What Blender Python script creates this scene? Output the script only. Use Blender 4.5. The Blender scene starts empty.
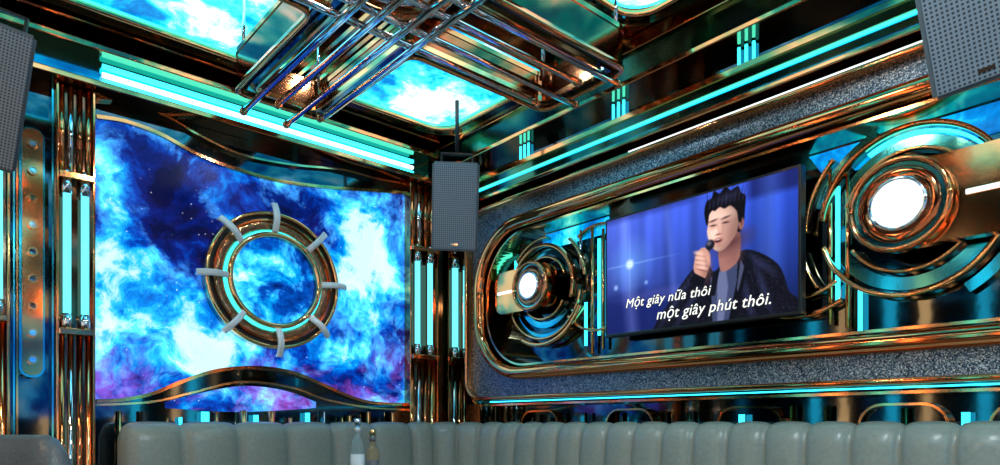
import bpy, bmesh, math, random
import numpy as np
from mathutils import Vector, Matrix
random.seed(4)
S=bpy.context.scene
S.view_settings.view_transform='Standard'
S.view_settings.look='None'
CZ=1.12            # eye height
XR=3.0; YB=3.795   # right wall / back wall planes
XL=-1.7; YF=-2.3
ZC=CZ+1.9          # ceiling
col=S.collection
# ---------------- survey helpers (metres on a real wall plane) -------------
def wB(px,py,Y=YB):
    u=px-500; t=Y/(503.9-.660*u); return ((442.9+.751*u)*t, CZ+(423-py)*t)
MB=lambda a,b,c:(a,YB-c,b)
MR=lambda a,b,c:(XR-c,a,b)
MC=lambda a,b,c:(a,b,ZC-c)
ML=lambda a,b,c:(XL+c,a,b)
MF=lambda a,b,c:(a,YF+c,b)
# ---------------- materials -------------------------------------------------
def newmat(n):
    m=bpy.data.materials.new(n); m.use_nodes=True
    return m,m.node_tree.nodes,m.node_tree.links,m.node_tree.nodes['Principled BSDF']
def metal(n,c,r,bump=0,bs=30,met=1.0,var=0.0,coat=0):
    m,N,L,b=newmat(n)
    b.inputs['Base Color'].default_value=(*c,1); b.inputs['Metallic'].default_value=met
    b.inputs['Roughness'].default_value=r; b.inputs['Coat Weight'].default_value=coat
    tc=N.new('ShaderNodeTexCoord'); no=N.new('ShaderNodeTexNoise'); no.inputs['Scale'].default_value=bs
    no.inputs['Detail'].default_value=4
    L.new(tc.outputs['Object'],no.inputs['Vector'])
    mr=N.new('ShaderNodeMapRange'); mr.inputs[3].default_value=max(0,r-.04-var); mr.inputs[4].default_value=r+.05+var
    L.new(no.outputs['Fac'],mr.inputs[0]); L.new(mr.outputs[0],b.inputs['Roughness'])
    if bump:
        bp=N.new('ShaderNodeBump'); bp.inputs['Strength'].default_value=bump; bp.inputs['Distance'].default_value=.02
        L.new(no.outputs['Fac'],bp.inputs['Height']); L.new(bp.outputs[0],b.inputs['Normal'])
    return m
def emis(n,c,s):
    m,N,L,b=newmat(n)
    b.inputs['Base Color'].default_value=(*[x*.3 for x in c],1)
    b.inputs['Emission Color'].default_value=(*c,1); b.inputs['Emission Strength'].default_value=s
    b.inputs['Roughness'].default_value=.3
    return m
def nebula(n,seed,scale,strength,stops,fil=.6,blobs=(),purple=.0,stars=True,warp=.7,amp=1.0):
    m,N,L,b=newmat(n)
    def math_(op,a,b_=None,c=None):
        x=N.new('ShaderNodeMath'); x.operation=op
        for i,v in enumerate((a,b_,c)):
            if v is None: continue
            if isinstance(v,(int,float)): x.inputs[i].default_value=v
            else: L.new(v,x.inputs[i])
        return x.outputs[0]
    tc=N.new('ShaderNodeTexCoord'); mp=N.new('ShaderNodeMapping'); mp.inputs['Location'].default_value=seed
    L.new(tc.outputs['Object'],mp.inputs[0])
    n1=N.new('ShaderNodeTexNoise'); n1.inputs['Scale'].default_value=1.6; n1.inputs['Detail'].default_value=4
    L.new(mp.outputs[0],n1.inputs['Vector'])
    s1=N.new('ShaderNodeVectorMath'); s1.operation='SUBTRACT'; s1.inputs[1].default_value=(.5,.5,.5); L.new(n1.outputs['Color'],s1.inputs[0])
    s2=N.new('ShaderNodeVectorMath'); s2.operation='SCALE'; s2.inputs['Scale'].default_value=warp; L.new(s1.outputs[0],s2.inputs[0])
    ad=N.new('ShaderNodeVectorMath'); ad.operation='ADD'; L.new(mp.outputs[0],ad.inputs[0]); L.new(s2.outputs[0],ad.inputs[1])
    n2=N.new('ShaderNodeTexNoise'); n2.inputs['Scale'].default_value=scale; n2.inputs['Detail'].default_value=14; n2.inputs['Roughness'].default_value=.66
    n2.inputs['Distortion'].default_value=.15
    L.new(ad.outputs[0],n2.inputs['Vector'])
    val=math_('MULTIPLY_ADD',n2.outputs['Fac'],amp,.5*(1-amp))
    for (c,r,k) in blobs:
        d=N.new('ShaderNodeVectorMath'); d.operation='DISTANCE'; d.inputs[1].default_value=c; L.new(tc.outputs['Object'],d.inputs[0])
        mr=N.new('ShaderNodeMapRange'); mr.interpolation_type='SMOOTHSTEP'; mr.inputs[1].default_value=0; mr.inputs[2].default_value=r; mr.inputs[3].default_value=k; mr.inputs[4].default_value=0
        L.new(d.outputs['Value'],mr.inputs[0]); val=math_('ADD',val,mr.outputs[0])
    rp=N.new('ShaderNodeValToRGB'); L.new(val,rp.inputs[0])
    e=rp.color_ramp.elements
    while len(e)<len(stops): e.new(.5)
    for i,(p,c) in enumerate(stops): e[i].position=p; e[i].color=(*c,1)
    colr=rp.outputs[0]
    n3=N.new('ShaderNodeTexNoise'); n3.inputs['Scale'].default_value=scale*1.1; n3.inputs['Detail'].default_value=10; n3.inputs['Roughness'].default_value=.58; n3.inputs['Distortion'].default_value=.2
    L.new(ad.outputs[0],n3.inputs['Vector'])
    a2=math_('ABSOLUTE',math_('SUBTRACT',n3.outputs['Fac'],.5))
    mr=N.new('ShaderNodeMapRange'); mr.interpolation_type='SMOOTHSTEP'; mr.inputs[1].default_value=0; mr.inputs[2].default_value=.07; mr.inputs[3].default_value=fil; mr.inputs[4].default_value=0
    L.new(a2,mr.inputs[0])
    mz_=N.new('ShaderNodeMapRange'); mz_.inputs[1].default_value=.40; mz_.inputs[2].default_value=.60; L.new(val,mz_.inputs[0])
    mu=math_('MULTIPLY',mr.outputs[0],mz_.outputs[0])
    mx=N.new('ShaderNodeMix'); mx.data_type='RGBA'; mx.blend_type='ADD'
    L.new(mu,mx.inputs[0]); L.new(colr,mx.inputs[6]); mx.inputs[7].default_value=(.12,.62,1,1)
    colr=mx.outputs[2]
    if purple:
        n4=N.new('ShaderNodeTexNoise'); n4.inputs['Scale'].default_value=3.2; n4.inputs['Detail'].default_value=8; n4.inputs['Roughness'].default_value=.7
        mp2=N.new('ShaderNodeMapping'); mp2.inputs['Location'].default_value=(9,4,2); L.new(ad.outputs[0],mp2.inputs[0]); L.new(mp2.outputs[0],n4.inputs['Vector'])
        mr=N.new('ShaderNodeMapRange'); mr.inputs[1].default_value=.48; mr.inputs[2].default_value=.62; mr.inputs[3].default_value=0; mr.inputs[4].default_value=purple
        L.new(n4.outputs['Fac'],mr.inputs[0])
        sz=N.new('ShaderNodeSeparateXYZ'); L.new(tc.outputs['Object'],sz.inputs[0])
        mz=N.new('ShaderNodeMapRange'); mz.inputs[1].default_value=CZ+.55; mz.inputs[2].default_value=CZ+.15; mz.inputs[3].default_value=.02; mz.inputs[4].default_value=1
        L.new(sz.outputs[2],mz.inputs[0])
        pf=math_('MULTIPLY',mr.outputs[0],mz.outputs[0])
        mx=N.new('ShaderNodeMix'); mx.data_type='RGBA'; mx.blend_type='ADD'; L.new(pf,mx.inputs[0]); L.new(colr,mx.inputs[6]); mx.inputs[7].default_value=(.62,.12,.70,1)
        colr=mx.outputs[2]
    if stars:
        vo=N.new('ShaderNodeTexVoronoi'); vo.inputs['Scale'].default_value=26; L.new(mp.outputs[0],vo.inputs['Vector'])
        mr=N.new('ShaderNodeMapRange'); mr.inputs[1].default_value=.05; mr.inputs[2].default_value=.11; mr.inputs[3].default_value=1; mr.inputs[4].default_value=0
        L.new(vo.outputs['Distance'],mr.inputs[0])
        sx=N.new('ShaderNodeSeparateColor'); L.new(vo.outputs['Color'],sx.inputs[0])
        st=math_('MULTIPLY',mr.outputs[0],math_('POWER',sx.outputs[0],3.0))
        mx=N.new('ShaderNodeMix'); mx.data_type='RGBA'; mx.blend_type='ADD'; L.new(st,mx.inputs[0]); L.new(colr,mx.inputs[6]); mx.inputs[7].default_value=(.8,.95,1,1)
        colr=mx.outputs[2]
    b.inputs['Base Color'].default_value=(0,0,0,1); b.inputs['Roughness'].default_value=.25; b.inputs['Specular IOR Level'].default_value=.15
    L.new(colr,b.inputs['Emission Color']); b.inputs['Emission Strength'].default_value=strength
    return m
COPPER=metal('copper_polished',(.92,.35,.14),.09,bump=.03,bs=6)
COPPERD=metal('copper_dark',(.45,.16,.07),.09,bump=.03,bs=5)
HAMMER=metal('copper_hammered',(.50,.22,.11),.16,bump=.6,bs=16)
GOLD=metal('gold_trim',(1.0,.54,.24),.11)
CHROME=metal('chrome',(.70,.76,.82),.06)
BLACKM=metal('black_mirror',(.07,.11,.14),.05,bump=.03,bs=3)
BROWNM=metal('bronze_mirror',(.20,.10,.065),.08,bump=.05,bs=3)
TEALM=metal('teal_mirror',(.08,.48,.56),.10,bump=.05,bs=4)
BLACK=metal('black_plastic',(.012,.012,.014),.35,met=0)
GREYP=metal('speaker_paint',(.13,.17,.20),.45,met=0)
CYAN=emis('cyan_led',(.03,.68,.88),3.4)
CYANW=emis('cyan_tube',(.14,.80,.95),1.55)
WHITE=emis('white_lens',(.88,.97,1.0),1.6)
WARM=emis('warm_fill',(1.0,.40,.14),5.5)  # used only by the added strips out of view
WLINE=emis('white_line',(.9,.99,1),1.5)
SILV=metal('bracket_enamel',(.90,.94,.96),.25,met=0)
SCR=nebula('nebula_screen',(5.1,1.7,2.4),1.9,1.2,[(.27,(.001,.003,.045)),(.39,(.001,.010,.17)),(.47,(.0,.055,.48)),(.54,(.0,.24,.82)),(.60,(.02,.58,.97)),(.69,(.62,.95,1))],
  blobs=[((.95,YB,CZ+.50),.62,.12),((1.10,YB,CZ+1.15),.45,-.08),((2.25,YB,CZ+.95),.50,.09),((2.40,YB,CZ+.25),.40,-.07),((1.56,YB,CZ+.32),.35,-.05)],purple=.42,amp=1.55,fil=.75,warp=.5)
SCR2=nebula('nebula_core',(7.3,2.2,5.4),3.6,1.3,[(.30,(.0,.01,.12)),(.41,(.0,.07,.45)),(.49,(.0,.32,.80)),(.57,(.05,.66,.95)),(.68,(.8,1,1))],amp=1.25,stars=False,blobs=[((1.56,YB,CZ+.81),.16,-.06)],warp=.5)
CEI=nebula('nebula_ceiling',(1.5,4.2,.9),1.9,1.7,[(.28,(.0,.04,.22)),(.39,(.0,.18,.52)),(.46,(.0,.44,.76)),(.53,(.06,.74,.92)),(.60,(.55,.95,1)),(.68,(1,1,1))],fil=.6,amp=1.3,stars=False,warp=.5)
# glitter
GLIT,N,L,b=newmat('glitter')
tc=N.new('ShaderNodeTexCoord'); v=N.new('ShaderNodeTexVoronoi'); v.inputs['Scale'].default_value=300
L.new(tc.outputs['Object'],v.inputs['Vector'])
rp=N.new('ShaderNodeValToRGB'); L.new(v.outputs['Color'],rp.inputs[0])
e=rp.color_ramp.elements; e[0].color=(.02,.045,.075,1); e[1].color=(.80,.95,1,1); e[0].position=.34; e[1].position=.82; q_=e.new(.58); q_.color=(.12,.24,.38,1)
L.new(rp.outputs[0],b.inputs['Base Color']); b.inputs['Metallic'].default_value=.75; b.inputs['Roughness'].default_value=.34
bp=N.new('ShaderNodeBump'); bp.inputs['Strength'].default_value=.8; bp.inputs['Distance'].default_value=.01; L.new(v.outputs['Color'],bp.inputs['Height']); L.new(bp.outputs[0],b.inputs['Normal'])
# leather
LEA,N,L,b=newmat('grey_leather')
tc=N.new('ShaderNodeTexCoord'); v=N.new('ShaderNodeTexNoise'); v.inputs['Scale'].default_value=60; v.inputs['Detail'].default_value=6
L.new(tc.outputs['Object'],v.inputs['Vector'])
rp=N.new('ShaderNodeValToRGB'); L.new(v.outputs['Fac'],rp.inputs[0]); rp.color_ramp.elements[0].color=(.235,.26,.225,1); rp.color_ramp.elements[1].color=(.36,.39,.34,1)
L.new(rp.outputs[0],b.inputs['Base Color']); b.inputs['Roughness'].default_value=.30
bp=N.new('ShaderNodeBump'); bp.inputs['Strength'].default_value=.15; bp.inputs['Distance'].default_value=.005; L.new(v.outputs['Fac'],bp.inputs['Height']); L.new(bp.outputs[0],b.inputs['Normal'])
DLEA=metal('dark_leather',(.10,.11,.12),.35,met=0,bump=.2,bs=80)
# speaker grille: dot pattern
GRIL,N,L,b=newmat('perforated_grille')
tc=N.new('ShaderNodeTexCoord'); sc=N.new('ShaderNodeVectorMath'); sc.operation='SCALE'; sc.inputs['Scale'].default_value=85; L.new(tc.outputs['UV'],sc.inputs[0])
fr=N.new('ShaderNodeVectorMath'); fr.operation='FRACTION'; L.new(sc.outputs[0],fr.inputs[0])
ds=N.new('ShaderNodeVectorMath'); ds.operation='DISTANCE'; ds.inputs[1].default_value=(.5,.5,0); L.new(fr.outputs[0],ds.inputs[0])
mr=N.new('ShaderNodeMapRange'); mr.inputs[1].default_value=.24; mr.inputs[2].default_value=.34; L.new(ds.outputs['Value'],mr.inputs[0])
mx=N.new('ShaderNodeMix'); mx.data_type='RGBA'; mx.inputs[6].default_value=(.03,.04,.05,1); mx.inputs[7].default_value=(.24,.30,.36,1)
L.new(mr.outputs[0],mx.inputs[0]); L.new(mx.outputs[2],b.inputs['Base Color']); b.inputs['Roughness'].default_value=.4; b.inputs['Metallic'].default_value=.1
# floor
FLO,N,L,b=newmat('floor_marble')
tc=N.new('ShaderNodeTexCoord'); v=N.new('ShaderNodeTexNoise'); v.inputs['Scale'].default_value=3; v.inputs['Detail'].default_value=9; v.inputs['Distortion'].default_value=2
L.new(tc.outputs['Object'],v.inputs['Vector']); rp=N.new('ShaderNodeValToRGB'); L.new(v.outputs['Fac'],rp.inputs[0]); rp.color_ramp.elements[0].color=(.02,.015,.012,1); rp.color_ramp.elements[1].color=(.16,.10,.07,1)
L.new(rp.outputs[0],b.inputs['Base Color']); b.inputs['Roughness'].default_value=.12
# ---------------- mesh helpers ---------------------------------------------
def grp(n):
    e=bpy.data.objects.new(n,None); col.objects.link(e); e.empty_display_size=.1; return e
def obj(n,me,mat=None,parent=None,smooth=False):
    o=bpy.data.objects.new(n,me); col.objects.link(o)
    if mat: me.materials.append(mat)
    if parent: o.parent=parent
    if smooth:
        for p in me.polygons: p.use_smooth=True
    return o
def frombm(n,bm,mat,parent=None,smooth=False):
    bmesh.ops.recalc_face_normals(bm,faces=bm.faces)
    me=bpy.data.meshes.new(n); bm.to_mesh(me); bm.free(); return obj(n,me,mat,parent,smooth)
def box(n,x,y,z,mat,parent=None,bev=0):
    bm=bmesh.new(); bmesh.ops.create_cube(bm,size=1)
    for v in bm.verts:
        v.co=Vector(((x[0]+x[1])/2+v.co.x*(x[1]-x[0]),(y[0]+y[1])/2+v.co.y*(y[1]-y[0]),(z[0]+z[1])/2+v.co.z*(z[1]-z[0])))
    if bev: bmesh.ops.bevel(bm,geom=bm.edges[:],offset=bev,segments=3,affect='EDGES',profile=.5)
    return frombm(n,bm,mat,parent)
def mbox(n,M,a,b,c,mat,parent=None,bev=0):
    p=M(a[0],b[0],c[0]); q=M(a[1],b[1],c[1])
    return box(n,*[(min(p[i],q[i]),max(p[i],q[i])) for i in range(3)],mat,parent,bev)
def plate(n,pts,c0,c1,M,mat,parent=None,bev=0):
    bm=bmesh.new(); f=[bm.verts.new(M(a,b,c1)) for a,b in pts]; g=[bm.verts.new(M(a,b,c0)) for a,b in pts]
    top=bm.faces.new(f); bm.faces.new(g); k=len(pts)
    for i in range(k): bm.faces.new((f[i],f[(i+1)%k],g[(i+1)%k],g[i]))
    if bev: bmesh.ops.bevel(bm,geom=list(top.edges),offset=bev,segments=2,affect='EDGES')
    return frombm(n,bm,mat,parent)
def holeplate(n,outer,inner,c0,c1,M,mat,parent=None):
    bm=bmesh.new(); k=len(outer)
    L4=[[bm.verts.new(M(a,b,c)) for a,b in P] for P,c in ((outer,c0),(outer,c1),(inner,c1),(inner,c0))]
    for s in range(4):
        A=L4[s];B_=L4[(s+1)%4]
        for i in range(k): bm.faces.new((A[i],A[(i+1)%k],B_[(i+1)%k],B_[i]))
    return frombm(n,bm,mat,parent)
def strip(n,pts,w,c0,c1,M,mat,parent=None,closed=False,dome=0):
    k=len(pts); P=[Vector(p) for p in pts]; nr=[]
    for i in range(k):
        a=P[(i-1)%k] if (closed or i>0) else P[i]; b=P[(i+1)%k] if (closed or i<k-1) else P[i]
        d1=(P[i]-a); d2=(b-P[i])
        d1=d1.normalized() if d1.length>1e-9 else d2.normalized(); d2=d2.normalized() if d2.length>1e-9 else d1
        n1=Vector((-d1.y,d1.x)); n2=Vector((-d2.y,d2.x)); m=(n1+n2)
        m=m.normalized() if m.length>1e-6 else n1
        nr.append(m/max(.5,m.dot(n1)))
    prof=[(-.5,c0)]
    if dome:
        for j in range(7):
            t=math.pi*j/6; prof.append((-.5*math.cos(t),c1-dome+dome*math.sin(t)))
    else: prof+= [(-.5,c1),(.5,c1)]
    prof.append((.5,c0))
    bm=bmesh.new(); R=[]
    for i in range(k):
        R.append([bm.verts.new(M(*(P[i]+nr[i]*w*o),c)) for o,c in prof])
    q=len(prof)
    for i in range(k if closed else k-1):
        A=R[i];B=R[(i+1)%k]
        for j in range(q): bm.faces.new((A[j],A[(j+1)%q],B[(j+1)%q],B[j]))
    if not closed: bm.faces.new(R[0]); bm.faces.new(R[-1])
    return frombm(n,bm,mat,parent,smooth=bool(dome))
def circ(ca,cb,r,n=64,a0=0,a1=360):
    full=abs(a1-a0)>=360
    m=n if full else n+1
    return [(ca+r*math.cos(math.radians(a0+(a1-a0)*i/n)),cb+r*math.sin(math.radians(a0+(a1-a0)*i/n))) for i in range(m)]
def rrect(a0,a1,b0,b1,r,n=12):
    P=[]
    for (ca,cb,s) in ((a1-r,b1-r,0),(a0+r,b1-r,90),(a0+r,b0+r,180),(a1-r,b0+r,270)):
        for i in range(n+1):
            t=math.radians(s+90*i/n); P.append((ca+r*math.cos(t),cb+r*math.sin(t)))
    return P
def spl(pts,n=60):
    P=np.array(pts,float); k=len(P); out=[]
    for i in range(k-1):
        p0=P[max(i-1,0)];p1=P[i];p2=P[i+1];p3=P[min(i+2,k-1)]
        m=max(2,n//(k-1))
        for j in range(m):
            t=j/m; out.append(tuple(.5*((2*p1)+(-p0+p2)*t+(2*p0-5*p1+4*p2-p3)*t*t+(-p0+3*p1-3*p2+p3)*t**3)))
    out.append(tuple(P[-1])); return out
def tube(n,p,q,r,mat,parent=None,seg=14,r2=None):
    p=Vector(p);q=Vector(q);d=q-p
    bm=bmesh.new(); bmesh.ops.create_cone(bm,cap_ends=True,segments=seg,radius1=r,radius2=r if r2 is None else r2,depth=d.length)
    M=Matrix.Translation((p+q)/2)@d.to_track_quat('Z','Y').to_matrix().to_4x4()
    bmesh.ops.transform(bm,matrix=M,verts=bm.verts)
    o=frombm(n,bm,mat,parent)
    for f in o.data.polygons: f.use_smooth=len(f.vertices)==4
    return o
def lathe(n,prof,loc,mat,parent=None,seg=32):
    bm=bmesh.new(); R=[]
    for r,z in prof: R.append([bm.verts.new((loc[0]+r*math.cos(2*math.pi*i/seg),loc[1]+r*math.sin(2*math.pi*i/seg),loc[2]+z)) for i in range(seg)])
    for A,B in zip(R,R[1:]):
        for i in range(seg): bm.faces.new((A[i],A[(i+1)%seg],B[(i+1)%seg],B[i]))
    bm.faces.new(R[0]); bm.faces.new(R[-1])
    return frombm(n,bm,mat,parent,True)
# ---------------- shell -----------------------------------------------------
box('floor',(XL-.1,XR+.1),(YF-.1,YB+.1),(-.1,0),FLO)
box('ceiling',(XL-.1,XR+.1),(YF-.1,YB+.1),(ZC,ZC+.1),BROWNM)
box('wall_back',(XL-.1,XR+.1),(YB,YB+.1),(0,ZC),BLACKM)
box('wall_right',(XR,XR+.1),(YF,YB),(0,ZC),BLACKM)
box('wall_left',(XL-.1,XL),(YF,YB),(0,ZC),BLACKM)
box('wall_front',(XL,XR),(YF-.1,YF),(0,ZC),BLACKM)
# ---------------- back wall nebula screen ----------------------------------
top=[wB(*p) for p in [(95,120),(125,125),(160,138),(195,157),(235,172),(280,184),(330,190),(375,193),(410,196)]]
bot=[wB(*p) for p in [(95,400),(120,399),(150,393),(180,381),(215,370),(255,367),(290,372),(320,384),(345,395),(370,402),(410,404)]]
T=spl(top);B=spl(bot)
g=grp('nebula_wall_screen')
plate('display',T+B[::-1],.002,.02,MB,SCR,g)
def off(P,d): return [(a,b+d) for a,b in P]
strip('rim_upper',off(T,.005),.018,.002,.04,MB,COPPER,g)
strip('rim_lower',off(B,-.005),.018,.002,.04,MB,COPPER,g)
U2=spl([wB(*p) for p in [(95,100),(130,104),(165,118),(200,138),(240,156),(290,166),(340,171),(375,180),(410,186)]])
strip('wave_trim_upper',U2,.011,.002,.03,MB,GOLD,g)
L2=spl([wB(*p) for p in [(95,405),(150,402),(190,393),(240,382),(290,388),(325,400),(370,408),(410,410)]])
strip('wave_trim_lower',L2,.011,.002,.03,MB,GOLD,g)
lens=spl([wB(*p) for p in [(165,402),(205,392),(245,386),(285,391),(315,402)]],24)+spl([wB(*p) for p in [(315,408),(240,412),(165,408)]],10)
plate('nebula_reflection',lens,.002,.012,MB,SCR,g)  # glowing plate imitates the nebula mirrored below the wave
U3=spl([wB(*p) for p in [(95,92),(150,96),(190,112),(235,134),(300,143),(360,160),(410,172)]])
strip('wave_trim_top',U3,.007,.002,.02,MB,COPPER,g)
# ---------------- ring emblem ----------------------------------------------
g=grp('ring_emblem_light')
rx,rz=wB(275,281,3.72)
C=lambda r,n=72:circ(rx,rz,r,n)
plate('backing',C(.375),.022,.045,MB,COPPERD,g)
strip('outer_ring',C(.378),.024,.03,.10,MB,GOLD,g,True,dome=.014)
strip('outer_groove',C(.356),.018,.03,.07,MB,BLACK,g,True)
strip('wide_band',C(.315),.060,.03,.080,MB,HAMMER,g,True,dome=.014)
strip('mid_ring',C(.340),.010,.03,.09,MB,COPPER,g,True)
strip('accent_band',C(.279),.007,.06,.078,MB,CYAN,g,True)
strip('inner_ring',C(.258),.030,.03,.11,MB,GOLD,g,True,dome=.016)
plate('core_display',C(.243),.03,.06,MB,SCR2,g)
for i in range(8):
    a=math.radians(92+45*i); ca,sa=math.cos(a),math.sin(a)
    bm=bmesh.new(); R=[]
    for j in range(17):
        t=j/16; r=.272+.162*t; c=.10+.034*math.sin(math.pi*t); w=.0165
        R.append([bm.verts.new(MB(rx+ca*r-sa*s*w,rz+sa*r+ca*s*w,c+k)) for s,k in ((-1,-.010),(-1,.006),(-.5,.012),(.5,.012),(1,.006),(1,-.010))])
    for A,Bq in zip(R,R[1:]):
        for j in range(6): bm.faces.new((A[j],A[(j+1)%6],Bq[(j+1)%6],Bq[j]))
    bm.faces.new(R[0]);bm.faces.new(R[-1])
    frombm('bracket_%d'%(i+1),bm,SILV,g,False)
    for k,rr in enumerate((.283,.422)):
        tube('bracket_stud_%d_%d'%(i+1,k),MB(rx+ca*rr,rz+sa*rr,.02),MB(rx+ca*rr,rz+sa*rr,.10),.010,CHROME,g)
# ---------------- columns with tubes ---------------------------------------
def column(n,x0,x1,zt0,zt1,tubes,M=MB,ztop=CZ+1.59,prot=.05,ns=4,zb=0):
    g=grp(n); w=x1-x0
    mbox('backing',M,(x0,x1),(zb,ztop),(.002,prot),BROWNM,g)
    for i in range(ns):
        xx=x0+w*(i+.5)/ns
        mm=(COPPER,CHROME,COPPERD,GOLD)[i%4]
        tube('rib_lower_%d'%i,M(xx,zb+.02,prot+.008),M(xx,zt0-.05,prot+.008),w*.09,mm,g)
        tube('rib_upper_%d'%i,M(xx,zt1+.05,prot+.008),M(xx,ztop,prot+.008),w*.09,mm,g)
    mbox('edge_1',M,(x0-.006,x0+.004),(zb,ztop),(.002,prot+.04),COPPER,g,.002)
    mbox('edge_2',M,(x1-.004,x1+.006),(zb,ztop),(.002,prot+.04),COPPER,g,.002)
    mbox('collar_lower',M,(x0,x1),(zt0-.05,zt0-.02),(prot,prot+.07),COPPER,g,.004)
    mbox('collar_upper',M,(x0,x1),(zt1+.02,zt1+.05),(prot,prot+.07),COPPER,g,.004)
    for i,x in enumerate(tubes):
        r=w*.115 if w<.2 else .018
        tube('light_tube_%d'%i,M(x,zt0,prot+.04),M(x,zt1,prot+.04),r,CYANW,g)
        tube('cap_low_%d'%i,M(x,zt0-.03,prot+.04),M(x,zt0+.05,prot+.04),r*1.35,CHROME,g)
        tube('cap_top_%d'%i,M(x,zt1-.05,prot+.04),M(x,zt1+.03,prot+.04),r*1.35,CHROME,g)
        tube('tip_%d'%i,M(x,zt1+.03,prot+.04),M(x,zt1+.07,prot+.04),r*.6,CHROME,g)
    return g
YP=YB-.09
a0=wB(58,200,YP)[0];a1=wB(94,200,YP)[0]
z0=wB(75,325,YP)[1];z1=wB(75,185,YP)[1]
column('light_column',a0,a1,z0,z1,[wB(67,200,YP)[0],wB(85,200,YP)[0]])
a0=wB(411,200,YP)[0];a1=wB(438,200,YP)[0]
z0=wB(422,352,YP)[1];z1=wB(422,255,YP)[1]
column('light_column',a0,a1,z0,z1,[wB(417.5,200,YP)[0],wB(430,200,YP)[0]])
a0=wB(449,200,YP)[0];a1=wB(472,200,YP)[0]
column('light_column',a0,min(a1,2.975),z0,z1,[wB(455,200,YP)[0],wB(466,200,YP)[0]])
# copper studded pilaster
g=grp('studded_copper_pilaster')
x0=wB(20,200,3.70)[0];x1=wB(46,200,3.70)[0];zt=wB(33,125,3.70)[1];zb=wB(33,377,3.70)[1]
plate('body',rrect(x0,x1,zb,zt,.045),.002,.06,MB,TEALM,g)
plate('face',rrect(x0+.01,x1-.01,zb+.01,zt-.01,.036),.06,.075,MB,COPPER,g,bev=.006)
mid=(x0+x1)/2
for i in range(9):
    zz=zb+.08+(zt-zb-.16)*i/8
    plate('stud_%d'%i,circ(mid,zz,.013,20),.075,.088,MB,CHROME,g,bev=.004)
    strip('stud_rim_%d'%i,circ(mid,zz,.017,20),.006,.072,.090,MB,GOLD,g,True)
column('light_column',.16,.33,CZ+.5,CZ+1.25,[.2,.29])
column('light_column',-.3,-.12,CZ+.5,CZ+1.25,[-.26,-.16])
for k,xx in enumerate((.350,.362,.498,.510)):
    mbox('trim_%d'%(k+1),MB,(xx,xx+.007),(0,CZ+1.6),(0,.05),COPPER if k%2 else TEALM)
# ---------------- back cornice ----------------------------------------------
g=grp('cornice_back')
mbox('lower_lip',MB,(XL+.01,XR-.36),(CZ+1.60,CZ+1.63),(.002,.14),COPPER,g,.005)
mbox('cove_back',MB,(XL+.01,XR-.36),(CZ+1.63,CZ+1.76),(.002,.05),TEALM,g)
mbox('upper_lip',MB,(XL+.01,XR-.36),(CZ+1.76,CZ+1.79),(.002,.17),COPPER,g,.005)
mbox('crown',MB,(XL+.01,XR-.38),(CZ+1.84,CZ+1.895),(.002,.22),COPPERD,g,.008)
for i,zz in enumerate((1.655,1.69,1.73)):
    tube('led_tube_%d'%i,MB(.70,CZ+zz,.075),MB(2.5,CZ+zz,.075),.013,CYAN if i!=1 else WLINE,g)
# ---------------- right cornice (stepped) -----------------------------------
g=grp('cornice_right')
def rc(n,h0,h1,p,mat,bev=.004): mbox(n,MR,(YF+.01,YB-.01),(CZ+h0,CZ+h1),(.002,p),mat,g,bev)
rc('step_1',1.455,1.475,.20,COPPER); rc('face_1',1.475,1.55,.14,TEALM,0); rc('led_1',1.55,1.557,.15,CYAN,0)
rc('step_2',1.557,1.59,.24,COPPER); rc('face_2',1.59,1.70,.18,BLACKM,0); rc('step_3',1.70,1.725,.30,COPPER)
rc('face_3',1.725,1.83,.22,TEALM,0); rc('crown',1.83,1.895,.34,COPPER)
for i in range(4):
    y=3.0-i*.72
    for j in range(3):
        tube('tube_reflection_%d_%d'%(i,j),MR(y-j*.035,CZ+1.61,.195),MR(y-j*.035,CZ+1.69,.195),.007,CYAN,g)  # glowing bars imitate light tubes mirrored in the cornice
# ---------------- right wall display bay ------------------------------------
bay=g=grp('display_bay_frame')
Y0,Y1=-.05,3.47
IN=rrect(Y0-.02,Y1-.06,CZ+.285,CZ+1.255,.40,14)
OUT=rrect(Y0-.15,Y1+.04,CZ+.165,CZ+1.375,.13,14)
plate('recess_back',rrect(Y0,Y1-.05,CZ+.28,CZ+1.24,.38),.002,.02,MR,BLACKM,g)
holeplate('glitter_band',OUT,IN,.002,.16,MR,GLIT,g)
strip('inner_rim',rrect(Y0,Y1-.08,CZ+.305,CZ+1.235,.39,20),.075,.002,.24,MR,COPPER,g,True,dome=.035)
strip('inner_bead',rrect(Y0,Y1-.14,CZ+.357,CZ+1.183,.36,20),.012,.002,.19,MR,GOLD,g,True)
strip('outer_rim',rrect(Y0-.15,Y1+.05,CZ+.158,CZ+1.385,.13,14),.026,.002,.22,MR,COPPER,g,True,dome=.01)
strip('outer_step',rrect(Y0-.17,Y1+.075,CZ+.137,CZ+1.405,.14,14),.012,.002,.18,MR,TEALM,g,True)
strip('outer_bead',rrect(Y0-.19,Y1+.10,CZ+.118,CZ+1.425,.15,14),.012,.002,.15,MR,GOLD,g,True)
tube('top_led',MR(2.2,CZ+1.422,.165),MR(.2,CZ+1.422,.165),.006,WLINE,g)
tube('bottom_led',MR(3.3,CZ+.135,.185),MR(.2,CZ+.135,.185),.003,CYAN,g)
plate('ceiling_reflection',[(-.0,CZ+1.06),(1.25,CZ+1.06),(1.32,CZ+1.17),(.1,CZ+1.17)],.022,.03,MR,CEI,g)  # glowing plate imitates ceiling panels mirrored in the recess
plate('ceiling_reflection_2',[(2.45,CZ+1.08),(3.0,CZ+1.08),(2.95,CZ+1.17),(2.45,CZ+1.17)],.022,.03,MR,CEI,g)  # same imitated ceiling reflection, far end of the bay
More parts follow.
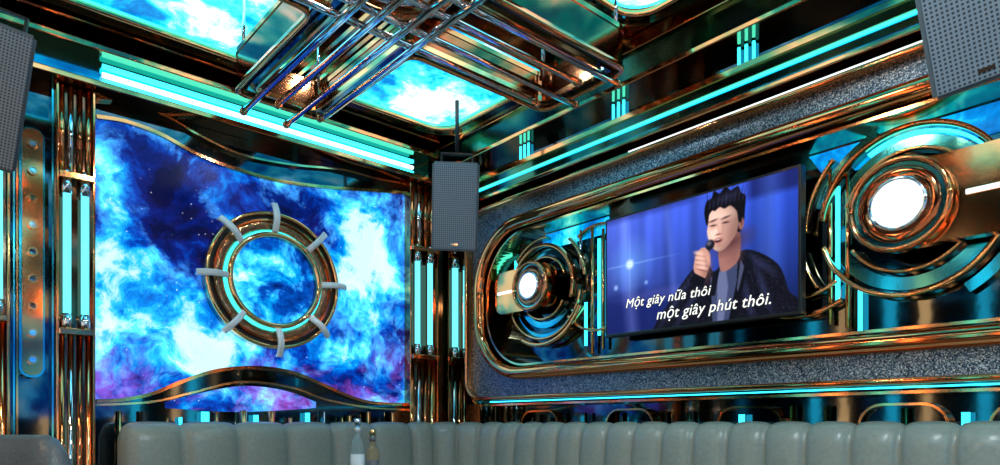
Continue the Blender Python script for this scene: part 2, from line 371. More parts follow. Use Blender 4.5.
mbox('trim_5',MR,(3.70,3.75),(0,CZ+1.44),(.002,.06),COPPER)
# disc lamps on pill bars
for (yc,sgn,R) in ((.915,-1,.175),(2.93,1,.145)):
    zc=CZ+.83; g=grp('disc_wall_lamp')
    ye=yc+sgn*.80 if sgn<0 else yc+.36
    a,b=min(yc-sgn*R,ye),max(yc-sgn*R,ye)
    hb=R*.92
    plate('bar',rrect(a,b,zc-hb,zc+hb,hb*.98 if sgn<0 else hb*.55,16),.10,.15,MR,COPPER,g,bev=.010)
    l0,l1=(yc+sgn*.21,yc+sgn*.62) if sgn<0 else (yc+.17,yc+.33)
    mbox('light_line',MR,(min(l0,l1),max(l0,l1)),(zc-.008,zc+.008),(.15,.158),WLINE,g)
    plate('dish',circ(yc,zc,R*.98),.15,.17,MR,COPPERD,g)
    strip('dish_rim',circ(yc,zc,R*.97),.020,.15,.20,MR,COPPER,g,True,dome=.01)
    strip('dish_groove',circ(yc,zc,R*.86),.014,.15,.185,MR,TEALM,g,True)
    strip('dish_step',circ(yc,zc,R*.70),.05,.15,.19,MR,COPPERD,g,True,dome=.012)
    strip('lens_rim',circ(yc,zc,R*.54),.016,.16,.205,MR,CHROME,g,True,dome=.008)
    plate('lens',circ(yc,zc,R*.49),.16,.203,MR,WHITE,g)
def arcs(yc,spec,tag):
    zc=CZ+.83
    for i,(r,a0,a1,w,c,m) in enumerate(spec):
        P=[(a,b) for a,b in circ(yc,zc,r,60,a0,a1) if CZ+.37<b<CZ+1.17]
        runs=[[P[0]]] if P else []
        for s_,e_ in zip(P,P[1:]):
            if math.dist(s_,e_)>r*.12+.02: runs.append([])
            runs[-1].append(e_)
        for k,Q in enumerate(runs):
            if len(Q)>3: strip('arc_%s_%d_%d'%(tag,i,k),Q,w,.022,c,MR,m,bay,dome=.005 if m in (GOLD,COPPER) else 0)
arcs(.915,[(.235,15,170,.014,.09,GOLD),(.27,0,200,.040,.05,TEALM),(.305,60,165,.008,.06,CYAN),(.325,5,165,.018,.10,COPPER),(.36,15,90,.040,.05,TEALM),(.40,0,45,.016,.08,GOLD),
 (.235,195,330,.014,.09,GOLD),(.28,190,345,.050,.05,TEALM),(.33,188,345,.018,.10,GOLD),(.38,186,240,.040,.06,TEALM),(.43,184,205,.018,.09,COPPER),(.43,325,350,.016,.08,GOLD)],'a')
arcs(2.93,[(.19,-150,160,.014,.08,GOLD),(.225,-140,150,.035,.05,TEALM),(.26,20,200,.022,.10,COPPER),(.31,190,335,.014,.08,GOLD),(.29,190,330,.02,.05,TEALM),(.35,205,300,.025,.10,COPPER),(.34,130,175,.018,.08,GOLD),(.31,40,95,.016,.08,GOLD)],'b')
arcs(1.35,[(.28,235,300,.016,.07,GOLD),(.36,240,300,.022,.07,COPPER)],'c')
arcs(2.5,[(.30,60,150,.016,.07,COPPER),(.30,230,320,.016,.07,GOLD)],'d')
for i,(y,h0,h1,m) in enumerate([(2.47,.42,1.10,GOLD),(2.50,.5,1.05,CYAN),(2.55,.40,1.13,COPPER),(2.60,.45,.7,CYAN),(2.64,.9,1.13,CHROME),(1.22,.42,1.12,GOLD),(1.19,.5,1.0,CYAN),(1.15,.40,1.08,COPPER),(1.10,.38,.55,CYAN),(3.2,.9,1.05,CYAN)]):
    tube('rod_%d'%i,MR(y,CZ+h0,.05),MR(y,CZ+h1,.05),.009,m,bay)
# ---------------- lower wall dado --------------------------------------------
g=grp('dado_ornament_right')
for i in range(18):
    y=3.5-i*.23+random.uniform(-.05,.05); h=random.choice([.04,.06,.075])
    tube('post_%d'%i,MR(y,.5,.035),MR(y,CZ+h,.035),random.choice([.008,.014]),random.choice([GOLD,COPPER,CYAN,CHROME,CHROME,BLACK]),g)
for i,y in enumerate((3.0,2.3,1.6,.95,.5)):
    strip('loop_%d'%i,rrect(y-.16,y+.16,CZ-.2,CZ+.075,.09),.010,.002,.04,MR,GOLD if i%2 else COPPER,g,True)
g=grp('dado_ornament_back')
for i in range(17):
    x=.78+i*.1+random.uniform(-.03,.03); h=random.choice([.03,.045,.06,.07])
    tube('post_%d'%i,MB(x,.5,.035),MB(x,CZ+h,.035),random.choice([.008,.014,.02]),random.choice([GOLD,COPPER,CYAN,CHROME,BLACK]),g)
# ---------------- television --------------------------------------------------
TX=.15
g=grp('television')
ty0,ty1=1.313,2.36; tz1=CZ+1.095; tz0=CZ+.479
mbox('body',MR,(ty0-.012,ty1+.012),(tz0-.014,tz1+.012),(.10,TX-.001),BLACK,g,.004)
mbox('mount',MR,(1.65,2.0),(CZ+.65,CZ+.95),(.025,.10),BLACK,g)
W,H=640,376
p,q=np.meshgrid(np.linspace(0,1.7,W),np.linspace(0,1,H))
def blur(f,n):
    for _ in range(n):
        f=(f*2+np.roll(f,1,0)+np.roll(f,-1,0)+np.roll(f,1,1)+np.roll(f,-1,1))/6
    return f
def poly(pts,n=2):
    m=np.zeros(p.shape,bool); k=len(pts)
    for i in range(k):
        x1,y1=pts[i];x2,y2=pts[(i+1)%k]
        if y1==y2: continue
        c=((y1>q)!=(y2>q))&(p<(x2-x1)*(q-y1)/(y2-y1)+x1); m^=c
    return blur(m.astype(float),n)
def sp(pts,n=80):
    return spl(list(pts)+[pts[0]],n)
def ell(cx,cy,rx_,ry_,soft=.15,ang=0):
    c,s=math.cos(ang),math.sin(ang); dx=p-cx;dy=q-cy
    d=np.sqrt(((dx*c+dy*s)/rx_)**2+((-dx*s+dy*c)/ry_)**2)
    return np.clip((1+soft-d)/(2*soft),0,1)
img=np.zeros((H,W,3))
def put(mask,c,al=1.0):
    global img
    m=(mask*al)[...,None]; img=img*(1-m)+np.array(c)/255.*m if not isinstance(c,np.ndarray) else img*(1-m)+c*m
rng=np.random.RandomState(2)
def c3(r,g_,b_): return np.array([r,g_,b_])/255.
ss=(p/1.7)[...,None]; qq=q[...,None]
img=c3(82,108,232)*(1-ss)+c3(40,74,196)*ss
img=img*(1-.62*qq**1.3)
img*= (1-.18*(np.sin(p*23)+.5*np.sin(p*51+1))[...,None]*.5)
put(np.clip((q-.62)/.12,0,1)*np.clip((.75-p)/.2,0,1),(20,30,96),.8)
put(ell(.55,.72,.35,.05,.5),(120,120,205),.25)
put(np.clip((.16-q)/.05,0,1)*np.clip((p-1.28)/.1,0,1),(14,18,66),.7)
put(np.clip(1-abs(p-1.5)/.13,0,1)*(q>.0),(90,130,240),.35)
put(np.clip(1-abs(p-.18-.1*q)/.10,0,1),(150,165,250),.30)
put(np.clip(1-abs(p-.62-.1*q)/.05,0,1),(120,145,245),.25)
put(np.clip((.06-q)/.05,0,1)*np.clip((1.0-p)/.2,0,1),(28,34,100),.5)
put(ell(.25,.42,.14,.14,.95),(110,170,255),.6); put(ell(.25,.42,.035,.035,.5),(225,245,255)); put(ell(.25,.42,.30,.006,.9),(150,200,255),.5)
put(ell(.25,.42,.006,.2,.9),(150,200,255),.4)
put(ell(.10,.60,.02,.02,.6),(160,200,255),.8);put(ell(.42,.60,.015,.015,.6),(160,200,255),.7)
img=blur(img.transpose(2,0,1).reshape(3*H,W),4).reshape(3,H,W).transpose(1,2,0)
# jacket
jk=poly(sp([(.47,1.02),(.58,.88),(.70,.74),(.83,.60),(.93,.53),(1.0,.54),(1.05,.62),(1.12,.57),(1.22,.52),(1.32,.50),(1.45,.56),(1.57,.67),(1.63,.84),(1.67,1.02)],160))
spk=(rng.rand(H,W)>.94).astype(float)*.34
jc=c3(12,12,22)+blur(spk,1)[...,None]*np.array([.8,.85,1.1])
put(jk,jc*np.ones((H,W,3)))
for (x0_,y0_,x1_,y1_) in ((.60,.93,.86,.62),(.72,.98,.93,.72),(1.36,.56,1.52,.70),(1.40,.66,1.50,.95),(1.30,.75,1.36,1.0)):
    dx,dy=x1_-x0_,y1_-y0_; l=math.hypot(dx,dy)
    put(ell((x0_+x1_)/2,(y0_+y1_)/2,l/2,.022,.95,math.atan2(dy,dx)),(66,74,128),.45)
put(poly([(1.02,.66),(1.14,.58),(1.24,.56),(1.27,.70),(1.20,1.02),(1.04,1.02)]),(58,66,100))
put(poly([(1.08,.64),(1.15,.60),(1.17,.75),(1.13,1.02),(1.08,1.02)],8),(112,120,158),.75)
put(poly([(1.25,.53),(1.33,.62),(1.28,.80),(1.22,1.02),(1.17,1.02),(1.24,.72)]),(12,12,22))
put(poly([(1.27,.56),(1.30,.62),(1.25,.80),(1.24,.78)],5),(110,118,160),.6)
put(poly([(1.04,.62),(1.10,.60),(1.06,.80),(1.02,.80)]),(16,16,28))
# neck, head
put(poly(sp([(1.08,.40),(1.25,.34),(1.27,.50),(1.24,.58),(1.15,.63),(1.10,.60)],60),4),(158,108,100))
put(ell(1.20,.42,.12,.06,.9,-.2),(74,42,46),.8)
put(ell(1.22,.53,.05,.05,.9),(124,80,76),.6)
put(poly(sp([(.985,.25),(.968,.15),(.985,.07),(1.03,.05),(1.05,.0),(1.10,.03),(1.15,-.01),(1.19,.03),(1.25,.015),(1.275,.07),(1.31,.10),(1.305,.20),(1.295,.30),(1.26,.36),(1.2,.3),(1.05,.25)],140),3),(12,10,18))
put(ell(1.277,.30,.020,.042,.3,.1),(170,114,104)); put(ell(1.28,.30,.010,.025,.6,.1),(110,66,62))
face=poly(sp([(1.01,.17),(1.0,.25),(.992,.30),(1.005,.36),(1.03,.42),(1.07,.462),(1.12,.468),(1.18,.43),(1.235,.36),(1.26,.27),(1.25,.17),(1.17,.12),(1.07,.125)],120),3)
fc=(c3(236,188,170)[None,None,:]*(1-np.clip((p-1.06)/.22,0,1)[...,None]**1.2*.45)*(1-.22*np.clip((q-.39)/.08,0,1)[...,None]))
put(face,fc)
put(ell(1.20,.37,.06,.11,.95,.3)*face,(130,80,74),.5); put(ell(1.045,.33,.035,.035,.95),(255,220,206),.6); put(ell(1.10,.205,.09,.035,.95)*face,(250,212,196),.5)
put(ell(1.125,.31,.012,.05,.95)*face,(170,114,104),.4)
for ex in (1.045,1.15): put(ell(ex,.248,.036,.018,.95)*face,(166,112,104),.4)
hr=poly(sp([(1.0,.19),(.995,.12),(1.06,.08),(1.16,.07),(1.26,.12),(1.28,.27),(1.255,.28),(1.24,.20),(1.19,.145),(1.14,.155),(1.10,.135),(1.06,.155),(1.03,.145)],100),4); put(hr,(13,11,19))
for i in range(18): put(poly([(.99+i*.017,.13),(.992+i*.0185+.008*(i%3),-.01+.018*(i%4)),(1.004+i*.017,.12)],1),(44,44,72) if i%2 else (12,10,18),.75)
put(ell(1.17,.07,.08,.025,.95,-.1),(74,80,130),.35)
for (ex,ey) in ((1.045,.264),(1.150,.262)):
    put(ell(ex,ey-.038,.034,.0065,.8,-.14),(44,28,30),.85); put(ell(ex,ey,.024,.006,.8,.05),(40,22,26),.95); put(ell(ex,ey+.02,.028,.007,.95),(180,124,116),.5)
put(poly(sp([(1.085,.26),(1.065,.325),(1.075,.338),(1.105,.335)],40),6),(190,134,120),.5); put(ell(1.072,.315,.012,.02,.9),(255,224,210),.7); put(ell(1.088,.340,.022,.006,.8),(118,66,64),.85)
put(ell(1.085,.388,.034,.018,.6),(136,62,62)); put(ell(1.085,.387,.025,.009,.5),(46,14,20)); put(ell(1.085,.380,.02,.004,.5),(235,225,225),.9); put(ell(1.09,.425,.03,.01,.9),(150,96,90),.5)
# mic + hand
put(poly([(1.02,.44),(.985,.42),(.90,.60),(.93,.625)]),(30,30,40)); 
put(poly(sp([(.93,.66),(.875,.58),(.885,.49),(.92,.43),(.965,.415),(1.01,.46),(1.02,.52),(1.0,.60),(.97,.66)],70),3),(200,146,130))
put(ell(.99,.58,.035,.08,.95),(126,80,74),.65)
for i in range(4):
    put(ell(.925+.008*i,.455+.038*i,.046,.018,.5,.35),(228,180,164)); put(ell(.925+.008*i,.475+.038*i,.043,.005,.8,.35),(124,74,70),.85)
put(ell(.995,.50,.016,.06,.6,-.3),(208,154,138))
put(ell(1.018,.405,.038,.038,.2),(22,22,30)); put(ell(1.008,.393,.018,.016,.8),(120,124,144),.8)
put(poly([(.88,.60),(.98,.66),(.95,.72),(.83,.66)]),(14,14,24))
img=blur(img.transpose(2,0,1).reshape(3*H,W),2).reshape(3,H,W).transpose(1,2,0)
img=np.clip(img+(rng.rand(H,W,1)-.5)*.03,0,1)
lin=np.where(img<=.04045,img/12.92,((img+.055)/1.055)**2.4)
xs=np.linspace(ty1,ty0,W); zs=np.linspace(tz1,tz0,H)
YY,ZZ=np.meshgrid(xs,zs)
co=np.stack([np.full(YY.shape,XR-TX),YY,ZZ],-1).reshape(-1,3)
idx=np.arange(W*H).reshape(H,W)
fa=np.stack([idx[:-1,:-1],idx[1:,:-1],idx[1:,1:],idx[:-1,1:]],-1).reshape(-1,4)
me=bpy.data.meshes.new('picture'); me.vertices.add(W*H); me.vertices.foreach_set('co',co.ravel())
me.loops.add(fa.size); me.loops.foreach_set('vertex_index',fa.ravel()); me.polygons.add(len(fa))
me.polygons.foreach_set('loop_start',np.arange(0,fa.size,4)); me.update(calc_edges=True); me.validate()
ca=me.color_attributes.new('pic','FLOAT_COLOR','POINT'); ca.data.foreach_set('color',np.concatenate([lin.reshape(-1,3),np.ones((W*H,1))],1).ravel())
PM,N,L,b=newmat('tv_picture'); at_=N.new('ShaderNodeAttribute'); at_.attribute_name='pic'
L.new(at_.outputs['Color'],b.inputs['Emission Color']); b.inputs['Emission Strength'].default_value=1.3; b.inputs['Base Color'].default_value=(0,0,0,1); b.inputs['Roughness'].default_value=.5; b.inputs['Specular IOR Level'].default_value=.1
obj('picture',me,PM,g)
CAPW=emis('caption_white',(1,1,.92),1.1); CAPK=metal('caption_outline',(.005,.005,.02),.6,met=0)
def caption(txt,s0,s1,t,k):
    cu=bpy.data.curves.new('cap','FONT'); cu.body=txt; cu.size=1; cu.shear=.25; cu.align_x='CENTER'; cu.space_character=1.04
    o=bpy.data.objects.new('cap',cu); col.objects.link(o); bpy.context.view_layer.update()
    me=bpy.data.meshes.new_from_object(o.evaluated_get(bpy.context.evaluated_depsgraph_get())); bpy.data.objects.remove(o)
    w=max(v.co.x for v in me.vertices)-min(v.co.x for v in me.vertices)
    sc=(s1-s0)*1.047/w
    yc=ty1-(s0+s1)/2*1.047; zc=tz1-t*.616
    V=[(v.co.x*sc,v.co.y*sc) for v in me.vertices]; F=[tuple(f.vertices) for f in me.polygons]
    def build(nm,offs,x0,m):
        vs=[];fs=[]
        for j,(dx,dy) in enumerate(offs):
            b0=len(vs)
            vs+=[(x0-.00005*j,yc-(a+dx),zc+b_+dy) for a,b_ in V]; fs+=[tuple(i+b0 for i in f) for f in F]
        mm=bpy.data.meshes.new(nm); mm.from_pydata(vs,[],fs); obj('caption_%s_%d'%(nm,k),mm,m,g)
    build('outline',[(.0032*math.cos(i*math.pi/4),.0032*math.sin(i*math.pi/4)) for i in range(8)],XR-TX-.0015,CAPK)
    build('text',[(0,0),(.0008,0),(0,.0008)],XR-TX-.003,CAPW)
caption('Một giây nữa thôi',.12,.60,.79,1)
caption('một giây phút thôi.',.31,.885,.925,2)
# ---------------- speakers ------------------------------------------------------
def speaker(loc,yaw,tilt,s=1,roll=0):
    g=grp('loudspeaker'); w,h,d=.30*s,.54*s,.26*s; wb=.17*s
    bm=bmesh.new()
    P=[(-w/2,0,-h/2),(w/2,0,-h/2),(w/2,0,h/2),(-w/2,0,h/2),(-wb/2,d,-h/2+.03),(wb/2,d,-h/2+.03),(wb/2,d,h/2-.03),(-wb/2,d,h/2-.03)]
    V=[bm.verts.new(p_) for p_ in P]
    for f in ((0,1,2,3),(5,4,7,6),(0,4,5,1),(1,5,6,2),(2,6,7,3),(3,7,4,0)): bm.faces.new([V[i] for i in f])
    bmesh.ops.bevel(bm,geom=bm.edges[:],offset=.012,segments=2,affect='EDGES')
    frombm('cabinet',bm,GREYP,g)
    me=bpy.data.meshes.new('grille')
    a,bb=w/2-.014,h/2-.014
    me.from_pydata([(-a,-.006,-bb),(a,-.006,-bb),(a,-.006,bb),(-a,-.006,bb),(-a,.004,-bb),(a,.004,-bb),(a,.004,bb),(-a,.004,bb)],[],[(0,1,2,3),(0,4,5,1),(1,5,6,2),(2,6,7,3),(3,7,4,0)])
    uv=me.uv_layers.new(name='UVMap')
    for lp in me.loops:
        c=me.vertices[lp.vertex_index].co; uv.data[lp.index].uv=(c.x,c.z)
    obj('grille',me,GRIL,g)
    for k,sx in enumerate((-1,1)):
        box('bracket_arm_%d'%k,(sx*(w/2-.05)-.004,sx*(w/2-.05)+.004) ,(d*.2,d*.5),(h/2-.02,h/2+.05),BLACK,g)
    box('bracket_top',(-w/2+.046,w/2-.046),(d*.2,d*.5),(h/2+.045,h/2+.055),BLACK,g)
    box('badge',(-.02,.02),(-.009,-.006),(-bb+.02,-bb+.03),CHROME,g)
    m=Matrix.Translation(loc)@Matrix.Rotation(yaw,4,'Z')@Matrix.Rotation(roll,4,'Y')@Matrix.Rotation(tilt,4,'X')
    g.matrix_world=m
    tp=m@Vector((0,d*.35,h/2+.05)); tgt=Vector((tp.x,tp.y,ZC-.002))
    tube('hanger',m.inverted()@tp,m.inverted()@tgt,.012,BLACK,g)
    return g
R=math.radians
def at(px,py,depth):
    u=px-500; t=depth/671; return ((442.9+.751*u)*t,(503.9-.66*u)*t,CZ+(423-py)*t)
speaker(at(455,207,3.92),R(-41),R(13),.93,R(2))
speaker(at(-20,92,2.6),R(-8),R(22),1.0,R(9))
speaker(at(974,-8,1.80),R(-72),R(26),.88,R(-11))
# ---------------- ceiling ------------------------------------------------------
def cpanel(a0,a1,b0,b1,r=.14):
    g=grp('nebula_ceiling_panel')
    plate('diffuser',rrect(a0,a1,b0,b1,r),.002,.012,MC,CEI,g)
    strip('edge_glow',rrect(a0+.004,a1-.004,b0+.004,b1-.004,r),.010,.012,.018,MC,CYAN,g,True)
    strip('rim',rrect(a0-.012,a1+.012,b0-.012,b1+.012,r),.020,.002,.045,MC,COPPER,g,True,dome=.01)
    strip('black_border',rrect(a0-.045,a1+.045,b0-.045,b1+.045,r+.03),.045,.002,.03,MC,BLACKM,g,True)
    strip('outer_rim',rrect(a0-.075,a1+.075,b0-.075,b1+.075,r+.05),.012,.002,.045,MC,GOLD,g,True)
cpanel(1.80,2.58,2.52,3.47)
cpanel(.10,1.38,2.60,3.47)
cpanel(1.92,2.52,.7,1.92)
cpanel(-.2,.85,-.9,1.6)
cpanel(1.2,2.4,-1.7,-.3)
g=grp('ceiling_ribs')
for i,x in enumerate((1.49,1.56,1.66)): mbox('rib_y_%d'%i,MC,(x,x+.02),(YF+.01,YB-.24),(.002,.03),COPPER if i!=1 else GOLD,g)
for i,y in enumerate((2.05,2.16,2.32)): mbox('rib_x_%d'%i,MC,(XL+.01,XR-.36),(y,y+.02),(.002,.035),COPPER if i%2 else GOLD,g)
# ---------------- chandelier ----------------------------------------------------
g=grp('cross_chandelier')
X0,X1,Y0c,Y1c=1.06,1.47,1.72,2.20; XE,YE=2.20,2.96; XW,YS=.5,1.12
def cross(o=0):
    x0,x1,y0,y1,xe,ye,xw,ys=X0-o,X1+o,Y0c-o,Y1c+o,XE+o,YE+o,XW-o,YS-o
    c=[(x1,y1),(x1,ye),(x0,ye),(x0,y1),(xw,y1),(xw,y0),(x0,y0),(x0,ys),(x1,ys),(x1,y0),(xe,y0),(xe,y1)]
    out=[]
    k=len(c)
    for i in range(k):
        A=Vector(c[i-1]);Bv=Vector(c[i]);Cv=Vector(c[(i+1)%k]); r=.06
        p1=Bv+(A-Bv).normalized()*r; p2=Bv+(Cv-Bv).normalized()*r
        for j in range(6):
            t=j/5; out.append(tuple((1-t)**2*p1+2*t*(1-t)*Bv+t*t*p2))
    return out
strip('band',cross(0),.012,.30,.45,MC,COPPERD,g,True)
strip('flange',cross(-.03),.05,.435,.45,MC,BLACKM,g,True)
strip('edge_lower',cross(.0),.020,.445,.468,MC,COPPER,g,True,dome=.006)
strip('edge_inner',cross(-.06),.010,.44,.46,MC,GOLD,g,True)
strip('edge_upper',cross(.0),.020,.29,.31,MC,COPPER,g,True)
rods=[]
for i,x in enumerate((1.12,1.21,1.32,1.41)): rods.append(((x,1.0+.05*(i%2),.505),(x,3.0-.16*(i%2),.505)))
for i,y in enumerate((1.79,1.89,2.03,2.13)): rods.append(((.42,y,.478),(2.22-.14*(i%2),y,.478)))
for i,(a,b_) in enumerate(rods):
    tube('rod_%d'%i,MC(*a),MC(*b_),.0135,CHROME,g)
    tube('rod_cap_%d'%i,MC(*b_),(Vector(MC(*b_))+(Vector(MC(*b_))-Vector(MC(*a))).normalized()*.02),.017,COPPER,g)
hx,hy=(X0+X1)/2,(Y0c+Y1c)/2
for i,r in enumerate((.14,.19)): strip('hub_ring_%d'%i,circ(hx,hy,r),.018,.30+.03*i,.38+.02*i,MC,(CHROME,COPPER)[i],g,True,dome=.006)
for i in range(8):
    a=2*math.pi*i/8; x,y=hx+.14*math.cos(a),hy+.14*math.sin(a)
    tube('crystal_%d'%i,MC(x,y,.002),MC(x,y,.36),.010,CHROME,g)
for i,(x,y) in enumerate([(X0+.03,YE-.03),(X1-.03,YE-.03),(XE-.03,Y0c+.03),(XE-.03,Y1c-.03),(XW+.03,Y0c+.03),(XW+.03,Y1c-.03),(X0+.03,YS+.03),(X1-.03,YS+.03)]):
    tube('hanger_%d'%i,MC(x,y,.002),MC(x,y,.32),.007,CHROME,g)
# ---------------- unseen glowing strips and panel, added for reflections ------------------------------
g=grp('added_glow_strips')  # invented strips, added so metal and mirrors catch warm and cyan streaks
for i,x in enumerate((-1.2,-.4,.4,1.2,2.0,2.7)):
    mbox('warm_strip_%d'%i,MF,(x,x+.08),(.5,2.7),(.002,.03),WARM,g)
    mbox('cyan_strip_%d'%i,MF,(x+.2,x+.30),(.5,2.7),(.002,.03),CYAN,g)
for i,y in enumerate((-1.8,-1,-.2,.6,1.4,2.2,3.0)):
    mbox('warm_side_%d'%i,ML,(y,y+.08),(.5,2.7),(.002,.03),WARM,g)
    mbox('cyan_side_%d'%i,ML,(y+.3,y+.40),(.5,2.7),(.002,.03),CYAN,g)
g=grp('added_reflection_panel')  # unseen glowing panel, added to give the mirrors something to reflect
plate('display',rrect(-.9,2.2,1.2,2.4,.2),.035,.05,MF,SCR,g)
# ---------------- sofa ------------------------------------------------------------
def sofa():
    g=grp('channel_tufted_sofa')
    r=.36; A=(.74,3.50); cx,cy=2.72-r,3.50-r
    L1=cx-A[0]; La=math.pi/2*r; L2=cy-(-1.2); tot=L1+La+L2
    seams=[0]
    n1=6
    for i in range(1,n1+1): seams.append(L1*i/n1)
    for i in range(1,5): seams.append(L1+La*i/4)
    n2=int(L2/.168)
    for i in range(1,n2+1): seams.append(L1+La+L2*i/n2)
    def pos(s):
        if s<L1: return Vector((A[0]+s,A[1])),Vector((0,-1))
        if s<L1+La:
            t=(s-L1)/r; n=Vector((math.sin(t),math.cos(t))); return Vector((cx,cy))+n*r,-n
        return Vector((2.72,cy-(s-L1-La))),Vector((-1,0))
    prof=[(0.03,.42),(.03,.60),(.02,.80),(.012,.95),(.006,1.03),(-.005,1.075),(-.03,1.105),(-.075,1.12),(-.12,1.112),(-.15,1.08),(-.16,1.03),(-.16,.10)]
    pn=[]
    for i in range(len(prof)):
        a=Vector(prof[max(i-1,0)]);b_=Vector(prof[min(i+1,len(prof)-1)]); d=(b_-a).normalized(); pn.append(Vector((d.y,-d.x)))
    bm=bmesh.new(); rings=[]
    for a,b_ in zip(seams,seams[1:]):
        m=14
        for j in range(m+(1 if b_==seams[-1] else 0)):
            f=j/m; s=a+(b_-a)*f; P,n=pos(min(s,tot-1e-6)); bul=.046*math.sqrt(max(0,1-abs(2*f-1)**2.4))-.028
            endk=1.0
            if s<.06: endk=math.sqrt(max(0.0,1-((.06-s)/.06)**2))
            ring=[]
            for (o,z),nn in zip(prof,pn):
                oo=o+nn.x*bul; zz=z+nn.y*bul*.4
                oo=-.085+(oo+.085)*(.35+.65*endk); zz=zz-.05*(1-endk) if z>.9 else zz
                ring.append(bm.verts.new((P.x+n.x*oo,P.y+n.y*oo,zz)))
            rings.append(ring)
    for Ra,Rb in zip(rings,rings[1:]):
        for j in range(len(prof)-1): bm.faces.new((Ra[j],Ra[j+1],Rb[j+1],Rb[j]))
    bm.faces.new(rings[0]); bm.faces.new(rings[-1])
    frombm('back_channels',bm,LEA,g,True)
    for k,(x,y) in enumerate((((.74,1.36),(2.86,3.47)),((1.37,2.0),(2.86,3.47)),((2.09,2.69),(-1.2,-.45)),((2.09,2.69),(-.44,.3)),((2.09,2.69),(.31,1.1)),((2.09,2.69),(1.11,1.95)),((2.09,2.69),(1.96,2.85)),((2.01,2.69),(2.86,3.44)))):
        box('seat_cushion_%d'%k,x,y,(.30,.46),LEA,g,.03)
    box('base_1',(.76,2.66),(2.92,3.6),(.0,.30),DLEA,g,.01); box('base_2',(2.15,2.8),(-1.2,2.93),(.0,.30),DLEA,g,.01)
sofa()
# ---------------- tub armchair ---------------------------------------------------
g=grp('tub_armchair')
cx,cy=-.05,2.22
bm=bmesh.new(); R_=[]
for j in range(41):
    a=math.radians(-60+300*j/40); k=max(0,min(1,(math.sin(a)+.05)/.40)); k=k*k*(3-2*k)
    h=.74+.34*k
    ring=[]
    for ri,z in ((.33,.30),(.34,h-.05),(.355,h-.01),(.385,h+.005),(.415,h-.01),(.43,h-.05),(.40,.12),(.36,.12)):
        ring.append(bm.verts.new((cx+ri*math.cos(a),cy+ri*math.sin(a),z)))
    R_.append(ring)
for A,Bq in zip(R_,R_[1:]):
    for j in range(8): bm.faces.new((A[j],A[(j+1)%8],Bq[(j+1)%8],Bq[j]))
bm.faces.new(R_[0]);bm.faces.new(R_[-1])
frombm('shell',bm,DLEA,g,True)
lathe('seat',[(.05,.28),(.32,.28),(.335,.32),(.335,.42),(.30,.46),(.05,.47)],(cx,cy,0),DLEA,g)
for i in range(4):
    a=math.radians(45+90*i); tube('leg_%d'%i,(cx+.25*math.cos(a),cy+.25*math.sin(a),0),(cx+.25*math.cos(a),cy+.25*math.sin(a),.29),.018,GOLD,g)
# ---------------- table and bottles -----------------------------------------------
g=grp('bar_table')
TT=.79
box('top',(.75,1.65),(1.35,2.56),(TT-.04,TT),BLACKM,g,.008)
strip('top_edge',rrect(.75,1.65,1.35,2.56,.02,3),.02,0,.044,lambda a,b,c:(a,b,TT-.042+c),GOLD,g,True)
box('pedestal',(.95,1.45),(1.6,2.3),(.03,TT-.04),COPPERD,g,.02); box('foot',(.88,1.52),(1.5,2.4),(0,.03),BLACK,g,.008)
GLS,N,L,b=newmat('bottle_glass'); b.inputs['Base Color'].default_value=(.75,.92,.95,1); b.inputs['Transmission Weight'].default_value=.9; b.inputs['Roughness'].default_value=.04; b.inputs['IOR'].default_value=1.4
GLG,N,L,b=newmat('amber_bottle_glass'); b.inputs['Base Color'].default_value=(.7,.55,.35,1); b.inputs['Transmission Weight'].default_value=.8; b.inputs['Roughness'].default_value=.05
LAB=metal('paper_label',(.55,.62,.66),.5,met=0); LABD=metal('dark_label',(.10,.10,.12),.4,met=0); GCAP=metal('gold_cap',(.6,.45,.2),.3)
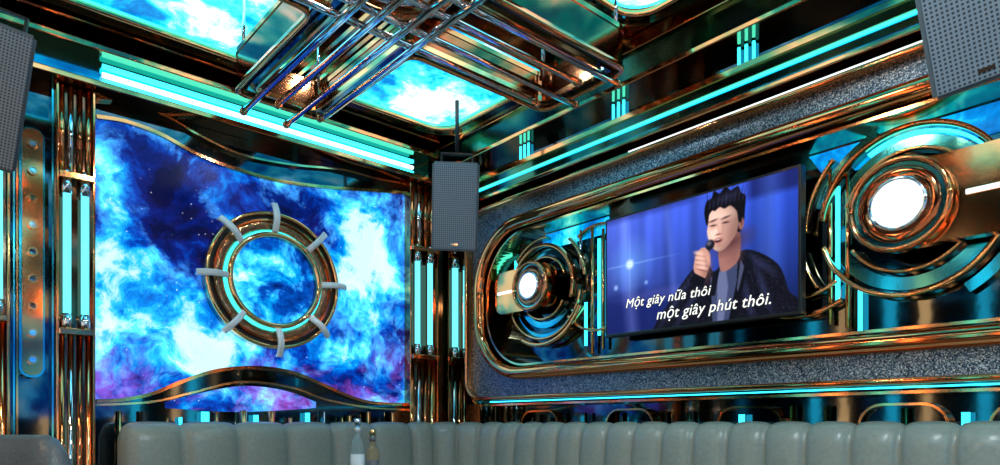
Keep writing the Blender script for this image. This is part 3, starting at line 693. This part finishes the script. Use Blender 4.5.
def bottle(px,py,depth,glass,lab,cap,s=1,):
    x,y,z=at(px,py,depth); H_=z-TT; g=grp('liquor_bottle'); r=.028*s
    pr=[(.01,0),(r*.92,0),(r,.008),(r,H_*.66),(r*.92,H_*.72),(r*.55,H_*.77),(r*.42,H_*.81),(r*.40,H_*.92),(r*.47,H_*.925),(r*.47,H_*.94)]
    lathe('glass',pr,(x,y,TT),glass,g); lathe('cap',[(r*.1,H_*.92),(r*.5,H_*.925),(r*.5,H_*.995),(r*.42,H_),(.002,H_)],(x,y,TT+.001),cap,g)
    lathe('label',[(r*1.015,H_*.18),(r*1.02,H_*.18),(r*1.02,H_*.58),(r*1.015,H_*.58)],(x,y,TT),lab,g)
    lathe('neck_label',[(r*.44,H_*.84),(r*.45,H_*.84),(r*.45,H_*.90),(r*.44,H_*.90)],(x,y,TT),lab,g)
bottle(357.5,419,2.78,GLS,LAB,CHROME,1.0)
bottle(372.5,430,2.82,GLG,LABD,GCAP,1.0)
# ---------------- added fill lights -----------------------------------------------------------
def fill_light(x,y,pw,c,sz=.22):
    g=grp('added_ceiling_light')  # invented area lamp with a rim, added to brighten the copper
    strip('rim',circ(x,y,sz/2+.02,32),.03,.002,.02,MC,CHROME,g,True)
    ld=bpy.data.lights.new('lamp','AREA'); ld.shape='DISK'; ld.size=sz; ld.energy=pw; ld.color=c
    o=bpy.data.objects.new('lamp',ld); col.objects.link(o); o.location=(x,y,ZC-.02); o.parent=g
for x,y,pw,c in [(1.05,.5,30,(.82,.95,1)),(1.05,1.5,8,(1,.8,.6)),(-.6,2.2,14,(1,.72,.45)),(-.9,-1.2,14,(1,.6,.35)),(.6,-1.4,24,(.45,.9,1)),(1.62,2.40,6,(.7,.92,1))]:
    fill_light(x,y,pw,c,.22 if x!=1.62 else .10)
w=bpy.data.worlds.new('World'); S.world=w; w.use_nodes=True
w.node_tree.nodes['Background'].inputs[0].default_value=(.02,.04,.05,1); w.node_tree.nodes['Background'].inputs[1].default_value=.3
# ---------------- camera -------------------------------------------------------------
cd=bpy.data.cameras.new('camera'); cam=bpy.data.objects.new('camera',cd); col.objects.link(cam)
cam.location=(0,0,CZ); cam.rotation_euler=(R(90),0,-math.atan2(.660,.751))
cd.sensor_width=36; cd.lens=24.156; cd.shift_y=.1905; cd.clip_start=.02
S.camera=cam
